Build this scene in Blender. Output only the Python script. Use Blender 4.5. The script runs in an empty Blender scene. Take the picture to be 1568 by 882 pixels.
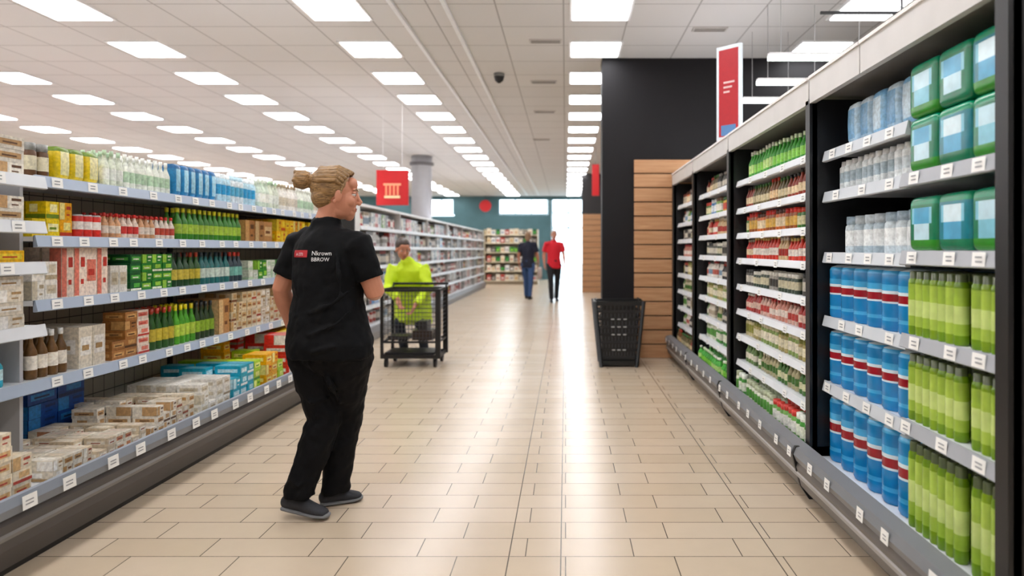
import bpy, bmesh, math, random
from mathutils import Vector, Matrix
random.seed(7)
R = random
scene = bpy.context.scene
scene.view_settings.view_transform = 'Standard'
scene.view_settings.look = 'None'
scene.view_settings.exposure = 0.3

def lin(h):
    h = h.lstrip('#')
    o = []
    for i in (0, 2, 4):
        c = int(h[i:i+2], 16)/255
        o.append(c/12.92 if c <= 0.04045 else ((c+0.055)/1.055)**2.4)
    return tuple(o)+(1.0,)

# ------------------------------------------------------------------ materials
def nmat(name):
    m = bpy.data.materials.new(name); m.use_nodes = True
    nt = m.node_tree
    return m, nt, nt.nodes['Principled BSDF']

def mat(name, col, rough=0.5, metal=0.0, noise=0.0, nscale=20, bump=0.0, bscale=60, stretch=None, spec=None):
    m, nt, b = nmat(name)
    N, L = nt.nodes, nt.links
    b.inputs['Roughness'].default_value = rough
    b.inputs['Metallic'].default_value = metal
    if spec is not None: b.inputs['Specular IOR Level'].default_value = spec
    c = lin(col) if isinstance(col, str) else col
    b.inputs['Base Color'].default_value = c
    tc = N.new('ShaderNodeTexCoord'); mp = N.new('ShaderNodeMapping')
    L.new(tc.outputs['Object'], mp.inputs['Vector'])
    if stretch: mp.inputs['Scale'].default_value = stretch
    if noise > 0:
        n = N.new('ShaderNodeTexNoise'); n.inputs['Scale'].default_value = nscale; n.inputs['Detail'].default_value = 5
        L.new(mp.outputs[0], n.inputs['Vector'])
        mx = N.new('ShaderNodeMix'); mx.data_type = 'RGBA'
        mx.inputs[6].default_value = tuple(x*(1-noise) for x in c[:3])+(1,)
        mx.inputs[7].default_value = tuple(min(1, x*(1+noise)) for x in c[:3])+(1,)
        L.new(n.outputs['Fac'], mx.inputs[0]); L.new(mx.outputs[2], b.inputs['Base Color'])
    if bump > 0:
        n2 = N.new('ShaderNodeTexNoise'); n2.inputs['Scale'].default_value = bscale; n2.inputs['Detail'].default_value = 4
        L.new(mp.outputs[0], n2.inputs['Vector'])
        bp = N.new('ShaderNodeBump'); bp.inputs['Strength'].default_value = bump; bp.inputs['Distance'].default_value = 0.01
        L.new(n2.outputs['Fac'], bp.inputs['Height']); L.new(bp.outputs[0], b.inputs['Normal'])
    return m

def emat(name, col, s):
    m, nt, b = nmat(name)
    b.inputs['Base Color'].default_value = lin(col)
    b.inputs['Emission Color'].default_value = lin(col)
    b.inputs['Emission Strength'].default_value = s
    return m

def attr_mat(name, rough=0.4, amount=0.18, scale=90, metal=0.0):
    m, nt, b = nmat(name); N, L = nt.nodes, nt.links
    a = N.new('ShaderNodeAttribute'); a.attribute_name = 'Col'
    tc = N.new('ShaderNodeTexCoord')
    n = N.new('ShaderNodeTexNoise'); n.inputs['Scale'].default_value = scale; n.inputs['Detail'].default_value = 2
    L.new(tc.outputs['Object'], n.inputs['Vector'])
    mr = N.new('ShaderNodeMapRange'); mr.inputs[1].default_value = 0.35; mr.inputs[2].default_value = 0.65
    mr.inputs[3].default_value = 1-amount; mr.inputs[4].default_value = 1+amount*0.6
    L.new(n.outputs['Fac'], mr.inputs[0])
    mx = N.new('ShaderNodeVectorMath'); mx.operation = 'SCALE'
    L.new(a.outputs['Color'], mx.inputs[0]); L.new(mr.outputs[0], mx.inputs['Scale'])
    L.new(mx.outputs[0], b.inputs['Base Color'])
    b.inputs['Roughness'].default_value = rough; b.inputs['Metallic'].default_value = metal
    return m

M_PROD = attr_mat('product_print', 0.33, 0.2, 60)
M_METAL = attr_mat('painted_metal', 0.4, 0.03, 8)
M_PLAIN = attr_mat('plain_plastic', 0.45, 0.04, 30)
M_GLOSS = attr_mat('glossy_packaging', 0.2, 0.10, 18)

# ------------------------------------------------------------------ mesh builder
class MB:
    def __init__(s): s.v=[]; s.f=[]; s.c=[]; s.sm=[]
    def face(s, idx, col, sm=False): s.f.append(idx); s.c.append(col); s.sm.append(sm)
    def box(s, x0,x1,y0,y1,z0,z1,col,top=None):
        if x0>x1: x0,x1=x1,x0
        n=len(s.v)
        s.v += [(x0,y0,z0),(x1,y0,z0),(x1,y1,z0),(x0,y1,z0),(x0,y0,z1),(x1,y0,z1),(x1,y1,z1),(x0,y1,z1)]
        for q in ((0,3,2,1),(0,1,5,4),(1,2,6,5),(2,3,7,6),(3,0,4,7)):
            s.face([n+i for i in q], col)
        s.face([n+4,n+5,n+6,n+7], top or col)
    def prism(s, prof, y0, y1, col):
        n=len(s.v); k=len(prof)
        s.v += [(x,y0,z) for x,z in prof]+[(x,y1,z) for x,z in prof]
        for i in range(k):
            j=(i+1)%k; s.face([n+i,n+j,n+k+j,n+k+i], col[i] if isinstance(col,list) else col)
        c0=col[0] if isinstance(col,list) else col
        s.face([n+i for i in range(k)],c0); s.face([n+k+i for i in range(k)],c0)
    def lathe(s, cx,cy,z,prof,seg=8,sx=1,sy=1):
        n=len(s.v); ph=math.pi/seg
        for r,dz,c in prof:
            for i in range(seg):
                a=2*math.pi*i/seg+ph
                s.v.append((cx+r*math.cos(a)*sx, cy+r*math.sin(a)*sy, z+dz))
        for k in range(len(prof)-1):
            for i in range(seg):
                j=(i+1)%seg
                s.face([n+k*seg+i,n+k*seg+j,n+(k+1)*seg+j,n+(k+1)*seg+i], prof[k][2], True)
        s.face([n+(len(prof)-1)*seg+i for i in range(seg)], prof[-1][2])
    def rod(s, p0,p1,r,col,seg=6,r2=None):
        p0=Vector(p0); p1=Vector(p1); t=(p1-p0).normalized()
        a=t.orthogonal().normalized(); b=t.cross(a); n=len(s.v); r2=r if r2 is None else r2
        for p,rr in ((p0,r),(p1,r2)):
            for i in range(seg):
                an=2*math.pi*i/seg
                s.v.append(tuple(p+a*rr*math.cos(an)+b*rr*math.sin(an)))
        for i in range(seg):
            j=(i+1)%seg; s.face([n+i,n+j,n+seg+j,n+seg+i],col,True)
        s.face([n+i for i in range(seg)],col); s.face([n+seg+i for i in range(seg)],col)
    def sell(s,cx,cy,cz,rx,ry,rz,cf,nu=14,nv=9,p=0.35):
        n=len(s.v)
        def sp(x): return math.copysign(abs(x)**p,x)
        loc=[]
        for j in range(nv+1):
            ph=-math.pi/2+math.pi*j/nv
            for i in range(nu):
                th=2*math.pi*(i+.5)/nu
                l=(sp(math.cos(ph))*sp(math.cos(th)), sp(math.cos(ph))*sp(math.sin(th)), sp(math.sin(ph)))
                loc.append(l); s.v.append((cx+rx*l[0],cy+ry*l[1],cz+rz*l[2]))
        for j in range(nv):
            for i in range(nu):
                k=(i+1)%nu
                ids=[j*nu+i,j*nu+k,(j+1)*nu+k,(j+1)*nu+i]
                m=[sum(loc[q][a] for q in ids)/4 for a in range(3)]
                s.face([n+q for q in ids], cf(m) if callable(cf) else cf, True)
    def build(s,name,mt,parent=None,bevel=0):
        me=bpy.data.meshes.new(name); me.from_pydata(s.v,[],s.f)
        ca=me.color_attributes.new(name='Col',type='FLOAT_COLOR',domain='CORNER')
        d=[]
        for f,c in zip(s.f,s.c): d += list(c)*len(f)
        ca.data.foreach_set('color',d)
        me.polygons.foreach_set('use_smooth',s.sm)
        me.materials.append(mt); me.update()
        o=bpy.data.objects.new(name,me); scene.collection.objects.link(o)
        if bevel:
            b=o.modifiers.new('bevel','BEVEL'); b.width=bevel; b.segments=2; b.limit_method='ANGLE'
        if parent: setpar(o,parent)
        return o

def setpar(o,p):
    o.parent=p
    o.matrix_parent_inverse = Matrix.Translation(p.location).inverted()
def empty(name,loc):
    e=bpy.data.objects.new(name,None); e.location=loc; e.empty_display_size=.2
    scene.collection.objects.link(e); return e

# ------------------------------------------------------------------ camera
cam=bpy.data.cameras.new('camera'); co=bpy.data.objects.new('camera',cam); scene.collection.objects.link(co)
co.location=(0,0,1.3); co.rotation_euler=(math.radians(90),0,0)
cam.sensor_width=36; cam.lens=23.65; cam.shift_x=-0.0523; cam.shift_y=-0.0376; cam.clip_start=.05; cam.clip_end=200
cam.dof.use_dof=True; cam.dof.focus_distance=3.4; cam.dof.aperture_fstop=1.5
scene.camera=co

# ------------------------------------------------------------------ world
w=bpy.data.worlds.new('world'); scene.world=w; w.use_nodes=True
bg=w.node_tree.nodes['Background']; bg.inputs[0].default_value=(.72,.89,1,1); bg.inputs[1].default_value=5.0

# ------------------------------------------------------------------ room
CH=3.6
def plane_box(name,x0,x1,y0,y1,z0,z1,m):
    b=MB(); b.box(x0,x1,y0,y1,z0,z1,(1,1,1,1)); return b.build(name,m)

# floor
m,nt,b=nmat('floor_tiles'); N,L=nt.nodes,nt.links
tc=N.new('ShaderNodeTexCoord'); br=N.new('ShaderNodeTexBrick')
L.new(tc.outputs['Object'],br.inputs['Vector'])
br.inputs['Scale'].default_value=1; br.inputs['Brick Width'].default_value=.46; br.inputs['Row Height'].default_value=.178
br.inputs['Mortar Size'].default_value=.0024; br.inputs['Mortar Smooth'].default_value=.2; br.offset=.37; br.offset_frequency=2
br.inputs['Color1'].default_value=lin('#cbb89f'); br.inputs['Color2'].default_value=lin('#d3c1aa'); br.inputs['Mortar'].default_value=lin('#574e44')
sep=N.new('ShaderNodeSeparateXYZ'); L.new(tc.outputs['Object'],sep.inputs[0])
prev=None
for xx in (-.24,-.02,.885):
    s1=N.new('ShaderNodeMath'); s1.operation='SUBTRACT'; s1.inputs[1].default_value=xx; L.new(sep.outputs[0],s1.inputs[0])
    s2=N.new('ShaderNodeMath'); s2.operation='ABSOLUTE'; L.new(s1.outputs[0],s2.inputs[0])
    s3=N.new('ShaderNodeMath'); s3.operation='LESS_THAN'; s3.inputs[1].default_value=.0025; L.new(s2.outputs[0],s3.inputs[0])
    if prev:
        s4=N.new('ShaderNodeMath'); s4.operation='MAXIMUM'; L.new(prev.outputs[0],s4.inputs[0]); L.new(s3.outputs[0],s4.inputs[1]); prev=s4
    else: prev=s3
mx=N.new('ShaderNodeMix'); mx.data_type='RGBA'; L.new(prev.outputs[0],mx.inputs[0]); L.new(br.outputs['Color'],mx.inputs[6]); mx.inputs[7].default_value=lin('#574e44')
no=N.new('ShaderNodeTexNoise'); no.inputs['Scale'].default_value=9; no.inputs['Detail'].default_value=8; L.new(tc.outputs['Object'],no.inputs['Vector'])
mr=N.new('ShaderNodeMapRange'); mr.inputs[3].default_value=.95; mr.inputs[4].default_value=1.05; L.new(no.outputs['Fac'],mr.inputs[0])
vm=N.new('ShaderNodeVectorMath'); vm.operation='SCALE'; L.new(mx.outputs[2],vm.inputs[0]); L.new(mr.outputs[0],vm.inputs['Scale'])
L.new(vm.outputs[0],b.inputs['Base Color'])
b.inputs['Roughness'].default_value=.26
b.inputs['Specular IOR Level'].default_value=.6
bp=N.new('ShaderNodeBump'); bp.inputs['Strength'].default_value=.3; bp.inputs['Distance'].default_value=.002; bp.invert=True
L.new(br.outputs['Fac'],bp.inputs['Height']); L.new(bp.outputs[0],b.inputs['Normal'])
plane_box('floor',-14,6,-3,29,-.1,0,m)
plane_box('ground_outside',-30,30,29,60,-.12,-.02,mat('pavement','#b9bcbe',.8,noise=.1))

# ceiling
m,nt,b=nmat('ceiling_tiles'); N,L=nt.nodes,nt.links
tc=N.new('ShaderNodeTexCoord'); br=N.new('ShaderNodeTexBrick'); mp=N.new('ShaderNodeMapping'); mp.inputs['Location'].default_value=(.02,.1,0)
L.new(tc.outputs['Object'],mp.inputs['Vector']); L.new(mp.outputs[0],br.inputs['Vector'])
br.inputs['Scale'].default_value=1; br.inputs['Brick Width'].default_value=.64; br.inputs['Row Height'].default_value=.64; br.offset=0
br.inputs['Mortar Size'].default_value=.008; br.inputs['Color1'].default_value=lin('#e2e0df'); br.inputs['Color2'].default_value=lin('#e5e3e2'); br.inputs['Mortar'].default_value=lin('#b5b2b0')
L.new(br.outputs['Color'],b.inputs['Base Color']); b.inputs['Roughness'].default_value=.8
plane_box('ceiling',-14,6,-3,29,CH,CH+.1,m)
M_WALL=mat('wall_paint','#d2d0ce',.7,noise=.04)
plane_box('wall_left',-14.15,-14,-3,29,0,CH,M_WALL)
plane_box('wall_right',6,6.15,-3,29,0,CH,M_WALL)
plane_box('wall_front',-14,6,-3.15,-3,0,CH,M_WALL)
M_TEAL=mat('teal_wall','#4a7078',.6,noise=.25,nscale=2)
T=(1,1,1,1)
for x0,x1,z0,z1 in ((-14,-5.9,0,CH),(-5.9,-4.8,0,2.75),(-4.8,-2.9,0,CH),(-2.9,-.75,0,2.8),(-.75,-.6,0,CH),(1.6,6,0,CH),(-5.9,-4.8,3.45,CH),(-2.9,-.75,3.45,CH),(-.6,1.6,3.45,CH)):
    plane_box('wall_back',x0,x1,29,29.2,z0,z1,M_TEAL)
db=MB(); k=lin('#4d7484')
for x in (-.59,.1,.8,1.53): db.box(x,x+.05,29.02,29.12,0,3.44,k)
for z in (2.2,2.85): db.box(-.59,1.58,29.03,29.11,z,z+.07,k)
db.build('door_1',M_METAL)
for i,(x0,x1) in enumerate(((-5.89,-4.81),(-2.89,-.76))):
    q=MB(); n=3 if i else 2
    for a in range(n+1):
        xx=x0+(x1-x0-.05)*a/n; q.box(xx,xx+.05,29.03,29.12,2.81,3.44,k)
    q.box(x0,x1,29.03,29.12,2.81,2.86,k); q.build('window_%d'%(i+1),M_METAL)

# ceiling light panels
M_LIGHT=emat('led_panel_glow','#fcfcff',11.5)
lp=MB(); fr=MB()
wh=lin('#f4f4f4')
for r in range(-1,6):
    X=.34-2.56*r
    for kx in range(-6,18):
        Y=6.42+1.28*kx
        if r==-1 and Y>7.75: continue
        if Y<-2.5: continue
        lp.box(X-.27,X+.27,Y-.27,Y+.27,CH-.022,CH-.006,T)
        for a in ((X-.30,X+.30,Y-.30,Y-.27),(X-.30,X+.30,Y+.27,Y+.30),(X-.30,X-.27,Y-.27,Y+.27),(X+.27,X+.30,Y-.27,Y+.27)):
            fr.box(a[0],a[1],a[2],a[3],CH-.016,CH-.001,wh)
e=empty('ceiling_light_panels',(-4,10,CH))
lp.build('glowing_panels',M_LIGHT,e); fr.build('panel_frames',M_METAL,e)
# uplight strips out of view, put in to brighten the ceiling
def added_uplight(parent,x,y0,y1,z,st):
    q=MB(); q.box(x-.1,x+.1,y0,y1,z,z+.02,lin('#dddddd')); q.box(x-.1,x-.09,y0,y1,z+.02,z+.05,lin('#dddddd')); q.box(x+.09,x+.1,y0,y1,z+.02,z+.05,lin('#dddddd'))
    q.build('added_uplight_housing',M_METAL,parent)
    q=MB(); q.box(x-.088,x+.088,y0+.01,y1-.01,z+.021,z+.03,T); q.build('added_uplight_strip',emat('added_uplight_glow','#f6f8ff',st),parent)  # added glowing strip, faces up to lift the ceiling brightness
tr=MB()
for x in (-1.13,-1.62): tr.box(x-.02,x+.02,4,28.5,CH-.03,CH-.001,lin('#fafcff'))
tr.build('ceiling_track',M_METAL)
vt=MB()
for X,Y in ((-.22,7.4),(-.3,9.2),(-.35,11.2),(-.5,14),(1.5,7.0)):
    vt.box(X-.18,X+.18,Y-.06,Y+.06,CH-.015,CH-.001,lin('#d0ccc8'))
    for i in range(3): vt.box(X-.16,X+.16,Y-.04+i*.036,Y-.03+i*.036,CH-.02,CH-.015,lin('#97908b'))
vt.build('ceiling_vents',M_METAL)
sc=MB(); sc.lathe(-.87,8.8,CH-.12,[(.02,0,lin('#15161a')),(.055,.03,lin('#15161a')),(.065,.07,lin('#222222')),(.07,.08,lin('#888888')),(.07,.119,lin('#888888'))],16); sc.build('dome_security_camera',M_PLAIN)

# column
cb=MB(); cc=lin('#b0b0b4'); cb.lathe(-3.55,16.6,0,[(.25,0,cc),(.25,3.36,lin('#6d6b6e')),(.30,3.38,lin('#6d6b6e')),(.30,3.44,cc),(.25,3.46,cc),(.25,CH-.002,cc)],28); cb.build('round_column',M_METAL)

# black wall and wood slat
plane_box('wall_partition',.44,5.99,8.08,8.4,0,CH-.001,mat('charcoal_paint','#131114',.6,noise=.1,spec=.3))
def woodmat():
    m,nt,b=nmat('wood_slats'); N,L=nt.nodes,nt.links
    tc=N.new('ShaderNodeTexCoord'); mp=N.new('ShaderNodeMapping'); mp.inputs['Scale'].default_value=(1.2,3,22)
    n=N.new('ShaderNodeTexNoise'); n.inputs['Scale'].default_value=2; n.inputs['Detail'].default_value=6; n.inputs['Distortion'].default_value=.6
    L.new(tc.outputs['Object'],mp.inputs[0]); L.new(mp.outputs[0],n.inputs['Vector'])
    r=N.new('ShaderNodeValToRGB'); r.color_ramp.elements[0].color=lin('#b58055'); r.color_ramp.elements[1].color=lin('#d4a67c'); r.color_ramp.elements[0].position=.25; r.color_ramp.elements[1].position=.75
    L.new(n.outputs['Fac'],r.inputs[0]); L.new(r.outputs[0],b.inputs['Base Color']); b.inputs['Roughness'].default_value=.4
    return m
M_WOOD=woodmat()
M_GAP=mat('slat_gap_dark','#3c2616',.8)
def slat(name,x0,x1,y,h=2.38):
    e=empty(name,((x0+x1)/2,y-.02,0))
    q=MB(); n=14; p=h/n
    for i in range(n): q.box(x0,x1,y-.045,y-.012,i*p+.006,(i+1)*p-.008,T)
    q.build('planks',M_WOOD,e,bevel=.002)
    q=MB(); q.box(x0+.01,x1-.01,y-.012,y,0.0,h-.008,T); q.build('backing',M_GAP,e)
slat('wooden_slat_panel',.82,1.95,8.078)
slat('wooden_slat_panel',.50,1.3,20.4)
plane_box('wall_partition_rear',.5,5.99,20.401,20.7,0,CH-.001,mat('charcoal_paint2','#2c2a2c',.6,noise=.1))

# hanging linear lights
hl=MB(); hw=MB()
for Y,x0,x1 in ((5.5,1.66,2.5),(6.32,1.8,2.44),(7.1,1.87,2.45)):
    Z=1.3+294/1030*5.5
    hl.box(x0,x1,Y-.03,Y+.03,Z-.02,Z+.015,T)
    for x in (x0+.1,x1-.1): hw.rod((x,Y,Z+.02),(x,Y,CH-.001),.003,lin('#aaaaaa'))
    hw.box(x0,x1,Y-.032,Y+.032,Z+.016,Z+.035,lin('#f0f0f0'))
e=empty('hanging_linear_lights',(2.1,6.3,2.9)); hl.build('light_tubes',emat('tube_glow','#f4fff8',5),e); hw.build('light_housings',M_METAL,e)
tk=MB(); tk.box(1.97,3.2,5.19,5.21,3.12,3.14,lin('#1b1b1b')); tk.rod((2.6,5.2,3.14),(2.6,5.2,CH-.001),.01,lin('#1b1b1b'))
tk.build('black_ceiling_track',M_METAL)

# ------------------------------------------------------------------ shelf units
WHT=lin('#e6e9ed'); RAIL=lin('#c9d0da'); DK=lin('#0b0b0f'); GR=lin('#6f6f74')
def tags(b,s,x,y0,y1,z,step=.33,w=.07,h=.045,tilt=.004):
    y=y0+step*.4
    while y<y1-.08:
        xx=s*x
        n=len(b.v)
        xo=xx-s*.003
        b.v += [(xo,y,z-h/2),(xo,y+w,z-h/2),(xo+s*tilt,y+w,z+h/2),(xo+s*tilt,y,z+h/2)]
        b.face([n,n+1,n+2,n+3],lin('#fbfbf8'))
        for zz in (-.008,.006):
            n=len(b.v); xo2=xo-s*.001
            b.v += [(xo2,y+.012,z+zz-.002),(xo2,y+w-.022,z+zz-.002),(xo2,y+w-.022,z+zz+.003),(xo2,y+.012,z+zz+.003)]
            b.face([n,n+1,n+2,n+3],lin('#95989c'))
        y+=step*R.uniform(.75,1.25)
def shelf_run(b,tg,s,xf,xb,y0,y1,levels,rail=RAIL,th=.022,rh=.05,board=WHT,tstep=.33):
    for z in levels:
        b.box(s*xf,s*xb,y0,y1,z-th,z,board)
        b.prism([(s*(xf-.018),z-rh+.004),(s*(xf-.012),z-rh),(s*(xf+.004),z-rh),(s*(xf+.004),z+.004),(s*(xf-.006),z+.006)],y0,y1,rail)
        tags(tg,s,xf-.015,y0,y1,z-.021,tstep)

# product kinds -------------------------------------------------
def jt(c,k): return (min(1,c[0]*k),min(1,c[1]*k),min(1,c[2]*k),1)
def item(b,kind,x,y,z,w,d,h,pal,s,seg=8):
    k=R.uniform(.82,1.08)
    body,lab,cap=jt(pal[0],k),jt(pal[1],k),jt(pal[2],k)
    if kind=='box':
        fx=x-s*d/2
        b.box(x-d/2,x+d/2,y-w/2,y+w/2,z,z+h,body)
        o=.0015
        def pf(a0,a1,b0,b1,c,oo):
            n=len(b.v); fxx=fx-s*oo
            b.v.extend([(fxx,y+w*a0,z+h*b0),(fxx,y+w*a1,z+h*b0),(fxx,y+w*a1,z+h*b1),(fxx,y+w*a0,z+h*b1)]); b.face([n,n+1,n+2,n+3],c)
        def pn(a0,a1,b0,b1,c,oo):
            n=len(b.v); yy=y-w/2-oo
            b.v.extend([(x+d*a0,yy,z+h*b0),(x+d*a1,yy,z+h*b0),(x+d*a1,yy,z+h*b1),(x+d*a0,yy,z+h*b1)]); b.face([n,n+1,n+2,n+3],c)
        v=R.random()
        if v<.5:
            pf(-.4,.4,.3,.75,lab,o); pf(-.3,.22,.42,.55,cap,2*o); pn(-.38,.38,.35,.7,lab,o); pn(-.2,.2,.45,.55,cap,2*o)
        elif v<.8:
            pf(-.49,.49,.05,.28,cap,o); pf(-.2,.36,.4,.85,lab,o); pn(-.49,.49,.05,.28,cap,o); pn(-.3,.1,.4,.85,lab,o)
        else:
            pf(-.49,-.1,.02,.98,lab,o); pf(.05,.4,.6,.8,cap,o); pf(.05,.3,.25,.35,cap,o); pn(-.1,.49,.02,.98,lab,o)
        n=len(b.v)
        b.v += [(x-d*.35,y-w*.35,z+h+.0012),(x+d*.35,y-w*.35,z+h+.0012),(x+d*.35,y+w*.35,z+h+.0012),(x-d*.35,y+w*.35,z+h+.0012)]
        b.face([n,n+1,n+2,n+3],tuple(.7*body[i]+.3*lab[i] for i in range(3))+(1,))
    elif kind=='bottle':
        r=min(w,d)/2*.94
        b.lathe(x,y,z,[(r*.9,0,body),(r,h*.04,body),(r,h*.2,lab),(r,h*.50,body),(r*.95,h*.58,body),(r*.42,h*.76,body),(r*.34,h*.86,cap),(r*.42,h*.87,cap),(r*.42,h,cap)],seg)
    elif kind=='slim':
        r=min(w,d)/2*.95
        b.lathe(x,y,z,[(r*.9,0,body),(r,h*.03,body),(r,h*.28,lab),(r,h*.62,body),(r,h*.78,body),(r*.7,h*.84,cap),(r*.72,h*.85,cap),(r*.66,h,cap)],seg)
    elif kind=='jar':
        r=min(w,d)/2*.96
        b.lathe(x,y,z,[(r*.94,0,body),(r,h*.06,body),(r,h*.2,lab),(r,h*.62,body),(r*.94,h*.74,body),(r*.8,h*.78,cap),(r*.88,h*.8,cap),(r*.86,h,cap)],seg)
    elif kind=='can':
        r=min(w,d)/2*.97
        b.lathe(x,y,z,[(r*.92,0,cap),(r,h*.05,body),(r,h*.35,lab),(r,h*.7,body),(r,h*.93,cap),(r*.92,h*.97,cap),(r*.9,h,cap)],seg)
    elif kind=='bag':
        def cf(m):
            if abs(m[1])<.6 and -.4<m[2]<.45: return lab
            if m[2]>.75: return cap
            return body
        b.sell(x,y,z+h/2,d/2,w/2,h/2,cf,12,8,.4)

def fill(b,s,xf,z,y0,y1,kind,pals,w,d,h,rows=2,stack=1,group=3,seg=8,inset=.03,hj=.0,gap=.004,miss=.0,drop=.12):
    y=y0+w/2; i=0; pal=R.choice(pals)
    while y+w/2<=y1+1e-6:
        if i%group==0: pal=R.choice(pals); hh=h*(1+R.uniform(-hj,hj))
        if R.random()>=miss:
            for r in range(rows):
                for k in range(stack):
                    if k and R.random()<drop: break
                    item(b,kind,s*(xf+inset+d/2+r*(d+gap)+R.uniform(0,.006)),y+R.uniform(-.001,.001),z+.001+k*(hh+.0008),w-.003,d-.003,hh,pal,s,seg)
        y+=w+gap*.3; i+=1

def P(*a): return [tuple(lin(c) for c in t) for t in a]
p_white=P(('#efebe2','#d3c8b0','#b9a98c'),('#f4f0e8','#dcd2c0','#a58f70'),('#e4dac8','#f6f3ed','#b08e60'))
p_cream=P(('#e4d2ae','#cfa468','#8a5230'),('#ecdfc6','#d6b07c','#b3412e'),('#f0e8d6','#c98a64','#8c2f22'))
p_tan=P(('#e6dcc8','#b98e58','#8a5a30'),('#dccbb0','#f2ece0','#9a4a2c'),('#efe8da','#c8a070','#6a4a34'))
p_yel=P(('#f0b810','#f8dc40','#c5491c'),('#f2ac08','#f8e890','#c23a1e'),('#e8ca10','#f4ecb0','#6c8a1c'))
p_red=P(('#d81a22','#f2eae4','#f0f0f0'),('#c00f1a','#f0d0c0','#e04b3b'),('#e03026','#f8f0e8','#b8b8b8'))
p_redwhite=P(('#f0dccb','#d0322c','#d8281f'),('#f4e6d8','#c84a34','#e02c22'),('#e0a878','#f6e8d8','#c8241a'))
p_green=P(('#4fa624','#c0dc50','#f0de10'),('#3a8a1e','#aed044','#f4ec30'))
p_dkgreen=P(('#184a20','#e0cc50','#1a1a1a'),('#285c1c','#d4c040','#c03a22'),('#27421c','#98bc34','#222222'))
p_greenbox=P(('#2a8a30','#a0d848','#f0f6dc'),('#186030','#58b848','#f6f6e8'))
p_pink=P(('#f2cdb8','#e0685c','#d0382a'),('#f6e2d2','#e47f6c','#c4382c'))
p_blue=P(('#1a84bc','#a8dcf0','#0f66a0'),('#3aa4d4','#d4eef6','#15589a'))
p_bluewhite=P(('#b9dcea','#30a0d4','#f0f8fa'),('#e6f0f4','#58b4d8','#c4e4f0'))
p_pale=P(('#dde4d0','#f0f4ea','#bcd8b6'),('#e8ece0','#bcd8b8','#f6f8f2'),('#d0decb','#f6f6ea','#e2eadb'))
p_brown=P(('#a8703a','#d0a062','#5b3a20'),('#c08a50','#e0bc85','#7a4a28'))
p_jar=P(('#7a4a1c','#e0b04e','#c8982c'),('#5c3a1a','#d4ccae','#8a8a86'))
p_dkbot=P(('#2a211a','#f0ece2','#1a1a1a'),('#44301a','#f4eee2','#b02a24'),('#6a4a24','#f4eee2','#e0e0dc'))
p_teal=P(('#1a7070','#d4e4da','#20303a'),('#2b3f4a','#7fc0b4','#e04030'),('#24524c','#ece4c4','#1d1d1d'),('#2f7aa0','#e8eef0','#c83a30'))
p_mix=P(('#d03a2c','#f6ead4','#f0f0f0'),('#ecc83a','#d8472b','#3a6a2c'),('#3f86c4','#eef4f8','#e0e0e0'),('#f0ece4','#8aa8c0','#555555'),('#2f2a28','#e4dacc','#b83a2c'),('#7fa84a','#f4eee0','#5b3a20'),('#f0e6da','#d06a5a','#a82c2c'))
p_far=P(('#ece8e4','#a8a29a','#8a3a34'),('#e4e0dc','#c8463e','#4a4a4a'),('#8a8078','#f0ece8','#2a2a2a'),('#b8b0a4','#f0e4d0','#6a5040'),('#f4f2ee','#8a9aa8','#c8bca8'),('#4a4440','#c8c0b4','#a83830'),('#b84a40','#f0e0d8','#e8e4e0'))
p_purple=P(('#7038b0','#c8a4e4','#f4ecfa'),); p_navy=P(('#12489c','#2f88d4','#10306c'),('#1a3f88','#3a90d4','#0c2858'))
p_lime=P(('#b0d628','#f0f28c','#4f9a2c'),); p_cyan=P(('#18a8c4','#c8ecf4','#f4f8f8'),)
p_orange=P(('#e0602a','#f8cc9a','#c0241a'),('#d8241a','#f8dcb8','#9a1a12'))

# ---------------- left gondola
LE=empty('supermarket_shelf_unit',(-2.6,4.5,0))
b=MB(); tg=MB()
s=-1; Y0,Y1=1.2,7.0
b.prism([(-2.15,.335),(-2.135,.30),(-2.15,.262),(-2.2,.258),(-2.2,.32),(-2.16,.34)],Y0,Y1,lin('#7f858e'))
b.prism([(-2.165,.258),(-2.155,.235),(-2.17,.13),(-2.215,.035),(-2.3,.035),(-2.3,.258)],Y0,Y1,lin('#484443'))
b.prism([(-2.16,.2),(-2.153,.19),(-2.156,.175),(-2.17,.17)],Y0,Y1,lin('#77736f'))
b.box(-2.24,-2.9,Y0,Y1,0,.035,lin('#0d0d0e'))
b.box(-2.2,-2.95,Y0,Y1,.258,.285,WHT)
tags(tg,s,2.133,2.3,Y1,.30,.26,.075,.055)
shelf_run(b,tg,s,2.45,2.95,3.1,Y1,[.69,1.06,1.36,1.64],rail=lin('#a8b6ca'),tstep=.22)
shelf_run(b,tg,s,2.45,2.95,Y0,3.1,[.69],rail=lin('#a8b6ca'))
shelf_run(b,tg,s,2.35,2.95,Y0,3.03,[.96,1.24,1.42,1.62],rail=lin('#d9dde2'))
b.box(-2.5,-2.95,3.08,3.1,.285,1.62,lin('#b4b4b8'))
for y in (Y0,5.0,Y1):
    b.box(-2.93,-2.97,y-.02,y+.02,0,1.75,DK)
b.box(-2.2,-2.95,Y1,Y1+.03,0,1.75,lin('#2a2a2c'))
b.build('shelf_frame',M_METAL,LE); tg.build('price_tags',M_PLAIN,LE)
added_uplight(LE,-3.1,Y0,Y1,1.68,3.2)  # added strip hidden behind the back panel, lights the ceiling
m,nt,bb=nmat('tiled_back_panel'); N,L=nt.nodes,nt.links
tc=N.new('ShaderNodeTexCoord'); sp=N.new('ShaderNodeSeparateXYZ'); cm=N.new('ShaderNodeCombineXYZ'); br=N.new('ShaderNodeTexBrick')
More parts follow.
